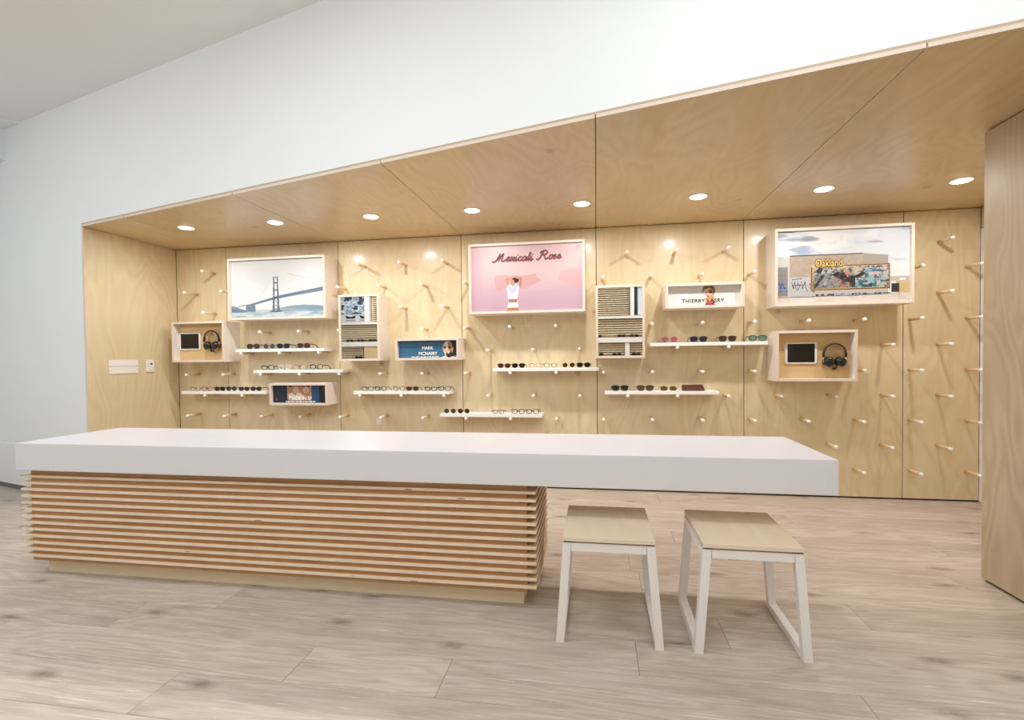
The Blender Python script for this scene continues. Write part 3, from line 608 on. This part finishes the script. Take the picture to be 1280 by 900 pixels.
for wd_ in (.03, .05, .06, .012, .05, .06, .03, .05, .012, .05, .05):
    if u+wd_ > .8: break
    q.box(a0+W*u, a0+W*(u+wd_), yy-.0014, yy-.0006, c0+H*.05, c0+H*.095); u += wd_+.01
q.build('small_print_line', ['white_ink'], r)['kind'] = 'stuff'
# --- H: white name sign
r, (a0, a1, c0, c1, yy) = display_box('H', .566, 1.177, 1.578, 1.780, 'small wooden box sign, white card with black name and woman in glasses', .055, name='name_sign', cat='sign')
A = Art(210, 60, 3.6); A.grad((240, 241, 240), (244, 244, 242))
A.rect(.02, .145, .1, .95, (247, 247, 246)); A.rect(.15, .29, .1, .95, (248, 248, 247)); A.poly([(.53, 0), (.53, .35), (.56, .5), (.62, .55), (.65, .3), (.655, .0)], (222, 160, 120)); A.poly([(.52, 0), (.535, .16), (.6, .12), (.655, .25), (.66, 0)], (176, 50, 56)); A.poly([(.62, .3), (.635, .6), (.65, .5), (.655, .3)], (224, 180, 96))
A.ell(.575, .78, .09, .30, (150, 110, 74)); A.ell(.565, .70, .068, .24, (230, 196, 168)); A.poly([(.50, .8), (.52, 1), (.6, 1.02), (.66, .85), (.63, .82), (.58, .92)], (134, 94, 62)); A.ell(.535, .70, .028, .09, (228, 226, 236)); A.ell(.6, .73, .03, .1, (96, 66, 72)); A.ell(.535, .68, .012, .05, (150, 140, 170)); A.line([(.55, .72), (.64, .78)], .01, (214, 150, 70)); A.ell(.56, .49, .022, .03, (180, 60, 70))
A.build('print', a0, a1, c0, c1, yy, r); W = a1-a0; H = c1-c0
letters('lettering', 'THIERRY LASRY', .043, a0+W*.493, c0+H*.17, yy-.001, 'black_ink', r, bold=.0008, space=1.12)
q = MB()
for u, wd_ in ((.32, .025), (.36, .03), (.41, .05), (.47, .02), (.66, .03), (.7, .02)): q.box(a0+W*u, a0+W*(u+wd_), yy-.0012, yy-.0006, c0+H*.05, c0+H*.075)
q.build('small_print_line', [plain('grey ink', (196, 196, 196))], r)['kind'] = 'stuff'
# --- C and G: mirrors
for key, x0, x1, z0, z1, lb in (('C', -2.333, -1.938, 1.176, 1.781, 'tall mirror in a pale wooden box left of the blue name sign'), ('G', -.004, .3985, 1.176, 1.786, 'tall mirror in a pale wooden box right of the pink poster')):
    r, (a0, a1, c0, c1, yy) = display_box(key, x0, x1, z0, z1, lb, .012, name='framed_mirror', cat='mirror')
    boxo('mirror_glass', a0, a1, yy-.003, yy, c0, c1, ['mirror'], r)
# --- B and J: tablet boxes
def tablet(x, y, z, w_, h, label):
    t = empty('tablet', (x, y, z)); tag(t, label, 'tablet', 'tablets in the open boxes')
    q = MB(); P = []
    for cxn, czn, a0_ in ((w_/2-.012, h/2-.012, 0), (-w_/2+.012, h/2-.012, 90), (-w_/2+.012, -h/2+.012, 180), (w_/2-.012, -h/2+.012, 270)):
        for k in range(5): an = math.radians(a0_+k*22.5); P.append((cxn+.012*math.cos(an), czn+.012*math.sin(an)))
    k = len(P); V = [(p[0], -.009, p[1]) for p in P]+[(p[0], -.0005, p[1]) for p in P]
    q.add(V, [tuple(range(k)), tuple(range(2*k-1, k-1, -1))]+[(i, k+i, k+(i+1) % k, (i+1) % k) for i in range(k)]); q.build('case', ['plastic_white'], t)
    boxo('screen', -w_/2+.019, w_/2-.017, -.0098, -.0092, -h/2+.011, h/2-.011, ['dark_screen'], t)
    q = MB(); q.lathe([(.0035, -.0095), (.0035, -.0091)], 12, 'y', (-w_/2+.0095, 0, 0)); q.build('home_button', [M['plastic_white']], t)
    return t
def headphones(x, y, z, label):
    h = empty('headphones', (x, y, z)); tag(h, label, 'headphones', 'headphones in the open boxes')
    R = .083
    band = [(R*.98*math.cos(t), -.035, R*1.08*math.sin(t)) for t in np.linspace(math.radians(-8), math.radians(188), 26)]
    q = MB(); q.tube(band, .0085, 8, flat=(1, 1.5, 1)); q.build('headband', ['leather'], h)
    q = MB(); q.tube([(p[0]*.90, p[1]-.004, p[2]*.90) for p in band[4:-4]], .0035, 6, flat=(1, 3, 1)); q.build('band_liner', ['copper'], h)
    for sx in (-1, 1):
        cx_, cz_ = sx*.043, -.052
        q = MB(); q.tube([(sx*R*.98, -.035, -.01), (sx*R*.99, -.035, -.035), (sx*.078, -.035, -.06)], .005, 8); q.tube([(sx*.082, -.035, -.075), (sx*.05, -.05, -.096), (sx*.015, -.045, -.085)], .004, 6); q.build('yoke', ['copper'], h)
        q = MB(); q.lathe([(.012, -.062), (.030, -.060), (.038, -.052), (.039, -.040)], 24, 'y', (cx_, 0, cz_)); c_ = q.build('ear_cup', ['black_gloss'], h)
        q = MB(); q.lathe([(.036, -.0398), (.042, -.034), (.042, -.018), (.034, -.010)], 24, 'y', (cx_, 0, cz_)); q.build('ear_cushion', ['black'], c_)
    q = MB(); q.tube([(.01, -.05, -.088), (.0, -.045, -.105), (-.012, -.03, -.11), (.004, -.02, -.10), (.012, -.015, -.115)], .006, 6); q.build('folded_cable', ['black'], h)
    return h
r, (a0, a1, c0, c1, yy) = display_box('B', -4.090, -3.518, 1.180, 1.573, 'open wooden box holding a tablet and headphones at left end', .075, 'box_back')
yb = yy+.0005
tablet(-3.950, yb, 1.3855, .236, .167, 'white tablet with dark screen in the left open box')
headphones(-3.684, yb, 1.392, 'black headphones hanging in the left open box')
r, (a0, a1, c0, c1, yy) = display_box('J', 1.414, 2.005, .977, 1.378, 'open wooden box holding a tablet and headphones under the mural picture', .075, 'box_back')
tablet(1.620, yb, 1.200, .238, .170, 'white tablet with dark screen in the right open box')
headphones(1.857, yb, 1.180, 'black headphones hanging in the right open box')

# ============================================================ SHELVES
PZ = lambda r_: 2.068-.2024*r_
PR = .013
SH = [('S1', -3.437, 4, 'white shelf with four sunglasses under the bridge picture'), ('S2', -3.252, 5, 'white shelf with four clear-lens glasses above the denim sign'), ('S3', -4.046, 6, 'white shelf crowded with dark frames at the lower left'),
      ('S4', -2.228, 6, 'white shelf of glasses below the blue name sign'), ('S5', -1.398, 7, 'lowest white shelf, below the pink poster'), ('S6', -.905, 5, 'white shelf of glasses midway under the pink poster'),
      ('S7', .443, 4, 'white shelf with four coloured sunglasses under the white name sign'), ('S8', .069, 6, 'white shelf with sunglasses and a brown case below the right mirror')]
SHX = {}
for key, x0, row, lb in SH:
    zt = PZ(row)+PR+.0004; L = .925; SHX[key] = (x0, x0+L, zt+.028)
    q = MB(); q.box(x0, x0+L, -.168, -.0015, zt, zt+.028); o = q.build('shelf', ['shelf_white'], None, .0012); tag(o, lb, 'shelf', 'white shelves on the pegs')

# ============================================================ PEGS
def peg_proto():
    r = empty('peg')
    q = MB(); q.lathe([(PR-.0005, -.0006), (PR-.0005, -.134)], 14, 'y'); q.build('dowel', ['dowel'], r)
    q = MB(); q.lathe([(PR, -.1342), (PR, -.168), (PR-.002, -.172), (PR-.006, -.1735)], 14, 'y'); q.build('painted_tip', ['white_dip'], r)
    return r
proto = peg_proto(); pch = [(c, []) for c in kids(proto)]; usedp = False
panels = [(-4.3, -3.661, 'narrow left end panel'), (-3.661, -2.45, 'panel behind the bridge picture'), (-2.45, -1.226, 'panel behind the left mirror'), (-1.226, .004, 'panel behind the pink poster'),
          (.004, 1.232, 'panel behind the right mirror'), (1.232, 2.442, 'panel behind the mural picture'), (2.442, 3.2, 'narrow right end panel')]
rown = ['top row', 'second row down', 'third row down', 'fourth row down', 'fifth row down', 'sixth row down', 'seventh row down', 'eighth row down', 'ninth row down', 'bottom row']
for row in range(10):
    z = PZ(row); cnt = {}
    for c in range(-33, 2):
        if (c+row) % 2: continue
        x = 2.689+.2024*c
        if any(b[0]-.016 < x < b[1]+.016 and b[2]-.016 < z < b[3]+.016 for b in BOXES.values()): continue
        if row >= 8 and x < 1.4: continue       # behind the counter
        pi = [i for i, p in enumerate(panels) if p[0] <= x < p[1]][0]; cnt[pi] = cnt.get(pi, 0)+1
        o = proto if not usedp else copy_tree(proto, pch); usedp = True
        o.location = (x, 0, z)
        sh = [k for k, (s0, s1, zt) in SHX.items() if s0 < x < s1 and 0 < zt-z < .06]
        tag(o, 'white-tipped peg, %s, %s from left on %s' % (rown[row], ordn[cnt[pi]-1], panels[pi][2]), 'peg', 'wooden pegs on the plywood wall')

# ============================================================ GLASSES
def gm(name, rgb, rough=.3, alpha=1, metal=0): M[name] = plain(name, rgb, rough, metal=metal, alpha=alpha, noise=.08, nscale=60); return name
for a_ in (('f_black', (22, 20, 20)), ('f_tort', (104, 62, 34)), ('f_brown', (70, 40, 28)), ('f_red', (150, 36, 44)), ('f_crystal', (226, 206, 206)), ('f_honey', (176, 132, 84)), ('f_green', (44, 74, 62)), ('f_pink', (160, 100, 116)), ('f_navy', (34, 36, 66)), ('f_grey', (92, 90, 94))): gm(*a_)
gm('f_gold', (206, 172, 110), .25, 1, .8)
gm('l_dark', (26, 24, 28), .08, .94); gm('l_brown', (66, 42, 34), .08, .92); gm('l_navy', (26, 32, 60), .08, .92); gm('l_green', (38, 46, 42), .08, .9); gm('l_pink', (158, 92, 110), .1, .85); gm('l_olive', (84, 76, 52), .1, .88); gm('l_clear', (235, 238, 235), .05, .16); gm('l_teal', (104, 136, 124), .08, .7); gm('l_lilac', (74, 66, 78), .08, .9); gm('l_rust', (88, 52, 42), .08, .92)
def outline(kind, k=20):
    P = []
    for i in range(k):
        t = 2*math.pi*i/k; c, s_ = math.cos(t), math.sin(t)
        if kind == 'round': p = (.0235*c, .0225*s_)
        elif kind == 'aviator': p = (.026*c*(1+.12*s_), .023*s_)
        elif kind == 'way':
            e = 2.8; p = (.0265*abs(c)**(2/e)*(1 if c > 0 else -1)*(1+.13*s_), .0205*abs(s_)**(2/e)*(1 if s_ > 0 else -1))
        else:
            e = 3.6; p = (.0265*abs(c)**(2/e)*(1 if c > 0 else -1)*(1+.05*s_), .018*abs(s_)**(2/e)*(1 if s_ > 0 else -1))
        P.append(p)
    return P
GCACHE = {}
def glasses(x, y, z, kind, fm, lm, label, grp, thick=.0028, yaw=0, ws=1.0, temples=True):
    key = (kind, fm, lm, thick, temples)
    if key not in GCACHE:
        r = empty('glasses'); P = outline(kind); cx_ = .0345; hz = max(p[1] for p in P); ch = []
        q = MB()
        for sx in (-1, 1): q.tube([(sx*(cx_+p[0]), -.001, hz+thick+p[1]) for p in P], thick, 6, True)
        q.tube([(-.012, -.001, hz+thick+hz*.35), (0, -.003, hz+thick+hz*.55), (.012, -.001, hz+thick+hz*.35)], thick*1.05, 6)
        for sx in (-1, 1): q.tube([(sx*(cx_+.024), -.001, hz+thick+hz*.55), (sx*(cx_+.034), 0, hz+thick+hz*.62), (sx*(cx_+.034), .006, hz+thick+hz*.6)], thick*1.1, 6)
        ch.append((q.build('rims', [fm], r), []))
        for sx in (-1, 1):
            q = MB(); k = len(P); V = [(sx*(cx_+p[0]*.97), -.0015, hz+thick+p[1]*.97) for p in P]+[(sx*(cx_+p[0]*.97), .0002, hz+thick+p[1]*.97) for p in P]
            q.add(V, [tuple(range(k)), tuple(range(2*k-1, k-1, -1))]+[(i, (i+1) % k, k+(i+1) % k, k+i) for i in range(k)]); ch.append((q.build('lens', [lm], r), []))
            q = MB(); zt = hz+thick+hz*.6; xo = sx*(cx_+.034)
            q.tube([(xo, .0065, zt), (xo*.985, .05, zt-.002), (xo*.96, .085, zt-.006), (xo*.93, .105, .012), (xo*.92, .118, .0035)], [thick*1.0, thick, thick, thick*1.2, thick*1.1], 6, flat=(.7, 1, 1.2)); ch.append((q.build('temple', [fm], r), []))
        GCACHE[key] = (r, ch); o = r
    else: o = copy_tree(*GCACHE[key])
    o.location = (x, y, z+.0006); o.rotation_euler = (0, 0, math.radians(yaw)); o.scale = (ws, ws, ws)
    tag(o, label, 'glasses', grp); return o
GL = {  # shelf: (x centre, outline, frame, lens, rim thickness, colour words)
 'S1': ('shelf under the bridge picture', -.146, [(-3.262, 'way', 'f_black', 'l_brown', .0028, 'black sunglasses, leftmost'), (-3.093, 'round', 'f_grey', 'l_lilac', .0012, 'thin-rimmed round sunglasses, second'), (-2.945, 'way', 'f_black', 'l_navy', .0028, 'black sunglasses with blue lenses, third'), (-2.733, 'way', 'f_brown', 'l_brown', .0028, 'dark brown sunglasses, rightmost')]),
 'S2': ('shelf above the denim sign', -.146, [(-3.112, 'square', 'f_black', 'l_clear', .0028, 'black eyeglasses, leftmost'), (-2.935, 'way', 'f_crystal', 'l_clear', .0024, 'clear crystal eyeglasses, second'), (-2.778, 'way', 'f_honey', 'l_clear', .0024, 'honey brown eyeglasses, third'), (-2.605, 'round', 'f_black', 'l_clear', .0026, 'round black eyeglasses, rightmost')]),
 'S3': ('lower left shelf', -.146, [(-3.904, 'way', 'f_tort', 'l_clear', .002, 'thin tortoiseshell eyeglasses, leftmost'), (-3.776, 'way', 'f_red', 'l_clear', .0028, 'dark red eyeglasses, second'), (-3.635, 'way', 'f_black', 'l_dark', .0032, 'heavy black sunglasses, third'), (-3.507, 'round', 'f_black', 'l_green', .0028, 'round black sunglasses, fourth'), (-3.371, 'way', 'f_black', 'l_brown', .0028, 'black sunglasses with brown lenses, fifth'), (-3.243, 'way', 'f_brown', 'l_dark', .0028, 'dark brown sunglasses, rightmost')]),
 'S4': ('shelf below the blue name sign', -.146, [(-2.095, 'way', 'f_black', 'l_clear', .0026, 'black eyeglasses, leftmost'), (-1.967, 'round', 'f_black', 'l_clear', .0026, 'round black eyeglasses, second'), (-1.788, 'round', 'f_green', 'l_clear', .0024, 'dark green eyeglasses, third'), (-1.660, 'way', 'f_tort', 'l_rust', .0028, 'rust-lensed tortoiseshell sunglasses, fourth'), (-1.484, 'square', 'f_black', 'l_clear', .0032, 'heavy square black eyeglasses, fifth'), (-1.356, 'way', 'f_black', 'l_clear', .0028, 'black eyeglasses, rightmost')]),
 'S5': ('lowest shelf', -.146, [(-1.308, 'round', 'f_grey', 'l_lilac', .0014, 'round lilac sunglasses, leftmost'), (-1.180, 'round', 'f_brown', 'l_brown', .0016, 'round brown sunglasses, second'), (-0.980, 'way', 'f_crystal', 'l_clear', .0022, 'pale crystal eyeglasses, third'), (-0.863, 'square', 'f_black', 'l_clear', .0028, 'black eyeglasses, fourth'), (-0.685, 'way', 'f_brown', 'l_clear', .003, 'dark brown eyeglasses, fifth'), (-0.557, 'way', 'f_black', 'l_clear', .003, 'heavy black eyeglasses, rightmost')]),
 'S6': ('middle shelf under the pink poster', -.146, [(-0.806, 'way', 'f_tort', 'l_brown', .0028, 'tortoiseshell sunglasses, leftmost'), (-0.678, 'way', 'f_black', 'l_dark', .0028, 'black sunglasses, second'), (-0.526, 'way', 'f_honey', 'l_clear', .0022, 'honey eyeglasses, third'), (-0.398, 'round', 'f_black', 'l_clear', .002, 'thin round black eyeglasses, fourth'), (-0.238, 'round', 'f_gold', 'l_brown', .002, 'round gold-rimmed sunglasses, fifth'), (-0.110, 'way', 'f_black', 'l_dark', .003, 'black sunglasses, rightmost')]),
 'S7': ('shelf under the white name sign', -.146, [(.604, 'round', 'f_pink', 'l_pink', .0016, 'round pink sunglasses, leftmost'), (.836, 'way', 'f_navy', 'l_navy', .0028, 'navy sunglasses, second'), (1.063, 'way', 'f_brown', 'l_brown', .003, 'brown sunglasses, third'), (1.295, 'way', 'f_green', 'l_teal', .003, 'green sunglasses with pale lenses, rightmost')]),
 'S8': ('shelf below the right mirror', -.146, [(.196, 'way', 'f_black', 'l_green', .003, 'black sunglasses with smoky lenses, leftmost'), (.405, 'way', 'f_brown', 'l_olive', .0028, 'brown sunglasses with olive lenses, second'), (.595, 'square', 'f_gold', 'l_olive', .0018, 'small gold-rimmed sunglasses, third')])}
for k, (where, y, items) in GL.items():
    for i, (x, kd, fm, lm, th, words) in enumerate(items):
        gap = min([abs(x-it[0]) for j, it in enumerate(items) if j != i])
        glasses(x, y, SHX[k][2], kd, fm, lm, '%s on the %s' % (words, where), 'glasses on the '+where, th*1.15, yaw=random.uniform(-2, 2), ws=min(1.06, gap/.1425))
# brown case on a small clear riser
zt = SHX['S8'][2]
M['case_brown'] = plain('brown mottled leather', (92, 48, 40), .45, noise=.55, nscale=90, bump=.4, bscale=120); M['acrylic'] = plain('clear acrylic', (240, 242, 240), .05, alpha=.22)
gc = empty('glasses_case', (.797, -.10, zt+.0006)); tag(gc, 'brown mottled leather glasses case on the shelf below the right mirror', 'case')
q = MB(); q.add([(-.088, -.045, 0), (.092, -.045, 0), (.088, .03, 0), (-.088, .03, 0), (-.088, -.03, .047), (.075, -.03, .05), (.075, .03, .05), (-.088, .03, .047)], [(0, 3, 2, 1), (4, 5, 6, 7), (0, 1, 5, 4), (1, 2, 6, 5), (2, 3, 7, 6), (3, 0, 4, 7)])
q.build('body', ['case_brown'], gc, .004, 2); q = MB(); q.box(-.089, .0765, -.0335, .0315, .031, .0335); q.build('lid_seam', ['black'], gc)
cv = empty('acrylic_cover', (.797, -.10, zt+.0006)); tag(cv, 'low clear acrylic cover over the brown glasses case', 'cover')
boxo('top_plate', -.098, .104, -.052, .042, .0585, .0615, ['acrylic'], cv); boxo('side_plate', -.098, -.095, -.052, .042, 0, .0584, ['acrylic'], cv); boxo('side_plate', .101, .104, -.052, .042, 0, .0584, ['acrylic'], cv)
# dark accessories seen in the mirrors, on the opposite ledges
for i, (x, z, wd_) in enumerate([(-5.3, 1.561, 'left'), (-5.05, 1.561, 'second'), (-4.78, 1.561, 'third'), (-4.55, 1.561, 'fourth'), (.02, 1.561, 'fifth'), (.5, 1.561, 'sixth'), (.74, 1.561, 'seventh'), (1.0, 1.561, 'eighth'), (-5.1, 1.191, 'lower left'), (-4.55, 1.191, 'lower second'), (.05, 1.191, 'lower third'), (.4, 1.191, 'lower fourth'), (.78, 1.191, 'lower fifth')]):
    glasses(x, YO+.04, z, 'way', 'f_black', 'l_dark', 'dark sunglasses on the ledge opposite, seen in a mirror, %s along it' % wd_, 'sunglasses on the opposite wall', .0028, yaw=180, ws=1.3)
def bw(x0, x1, z0, z1, seed, label):
    r = empty('photo_print', ((x0+x1)/2, YO, z0)); tag(r, label, 'picture')
    boxo('backing', -(x1-x0)/2, (x1-x0)/2, -.05, .02, 0, z1-z0, ['box_ply'], r)
    A = Art(70, 80, .85); A.grad((210, 216, 222), (230, 232, 232)); n1 = A.noise(9, 10, seed)
    if seed == 1:
        A.put((n1 > .55) & (A.V > .3), (40, 48, 66), .9); A.put((n1 < .4) & (A.V > .3), (120, 150, 180), .8); A.rect(0, 1, 0, .3, (214, 214, 214)); 
        for uc in (.2, .65, 1.0): A.poly([(uc-.14, .26), (uc-.1, .12), (uc+.1, .12), (uc+.14, .26), (uc, .2)], (44, 36, 44)); A.rect(uc-.12, uc+.12, .05, .08, (30, 34, 44))
    else:
        A.rect(0, .12, 0, 1, (24, 32, 40)); A.poly([(.35, 0), (.45, .45), (.8, .9), (1, 1), (1, .2), (.7, .0)], (26, 38, 50)); A.line([(.4, 0), (.95, .75)], .03, (230, 232, 235)); A.ell(.95, .12, .25, .16, (226, 228, 230))
    o = A.build('print', -(x1-x0)/2, (x1-x0)/2, 0, z1-z0, .021, r)
bw(-5.9, -4.95, 2.0, 2.55, 1, 'black and white cafe photo on the opposite wall, seen in the left mirror')
bw(.75, 1.3, 2.0, 2.55, 2, 'black and white abstract photo on the opposite wall, seen in the right mirror')

# ============================================================ SWITCHES ON THE LEFT PANEL
XW = XL+.0006
sw = empty('switch_plate', (XW, -.594, 1.147)); tag(sw, 'wide white switch plate on the plywood left return wall', 'switch plate')
q = MB(); q.box(0, .007, -.139, .139, -.062, .003, 0); q.build('lower_plate', ['plastic_white'], sw, .0012); q = MB(); q.box(0, .007, -.139, .139, .0055, .062, 0); q.build('upper_plate', ['plastic_white'], sw, .0012)
q = MB(); q.box(0, .002, -.137, .137, .0031, .0054); q.build('seam', ['dark_gap'], sw)
for y in (.03, .065, .1):
    q = MB(); q.box(.0071, .009, y-.012, y+.012, -.05, -.012); q.build('rocker', ['plastic_white'], sw, .0008)
th = empty('thermostat', (XW, -.334, 1.15)); tag(th, 'small white wall control with a dark dot beside the switch plate', 'wall control')
q = MB(); q.box(0, .012, -.042, .042, -.058, .058); q.build('body', ['plastic_white'], th, .002); q = MB(); q.box(.0121, .0135, .0, .022, .012, .026); q.build('display', ['black'], th); q = MB(); q.box(.0121, .0135, -.008, .026, -.044, -.039); q.build('slider', [M['ply_tan']], th)
# small square cover plate on the back wall below a shelf
cp = boxo('cover_plate', -.022, .022, -.003, 0, -.03, .03, ['box_ply'], None, bevel=.001); cp.location = (-2.06, -.0006, .595); tag(cp, 'small pale square plate on the plywood wall under a shelf', 'cover plate')
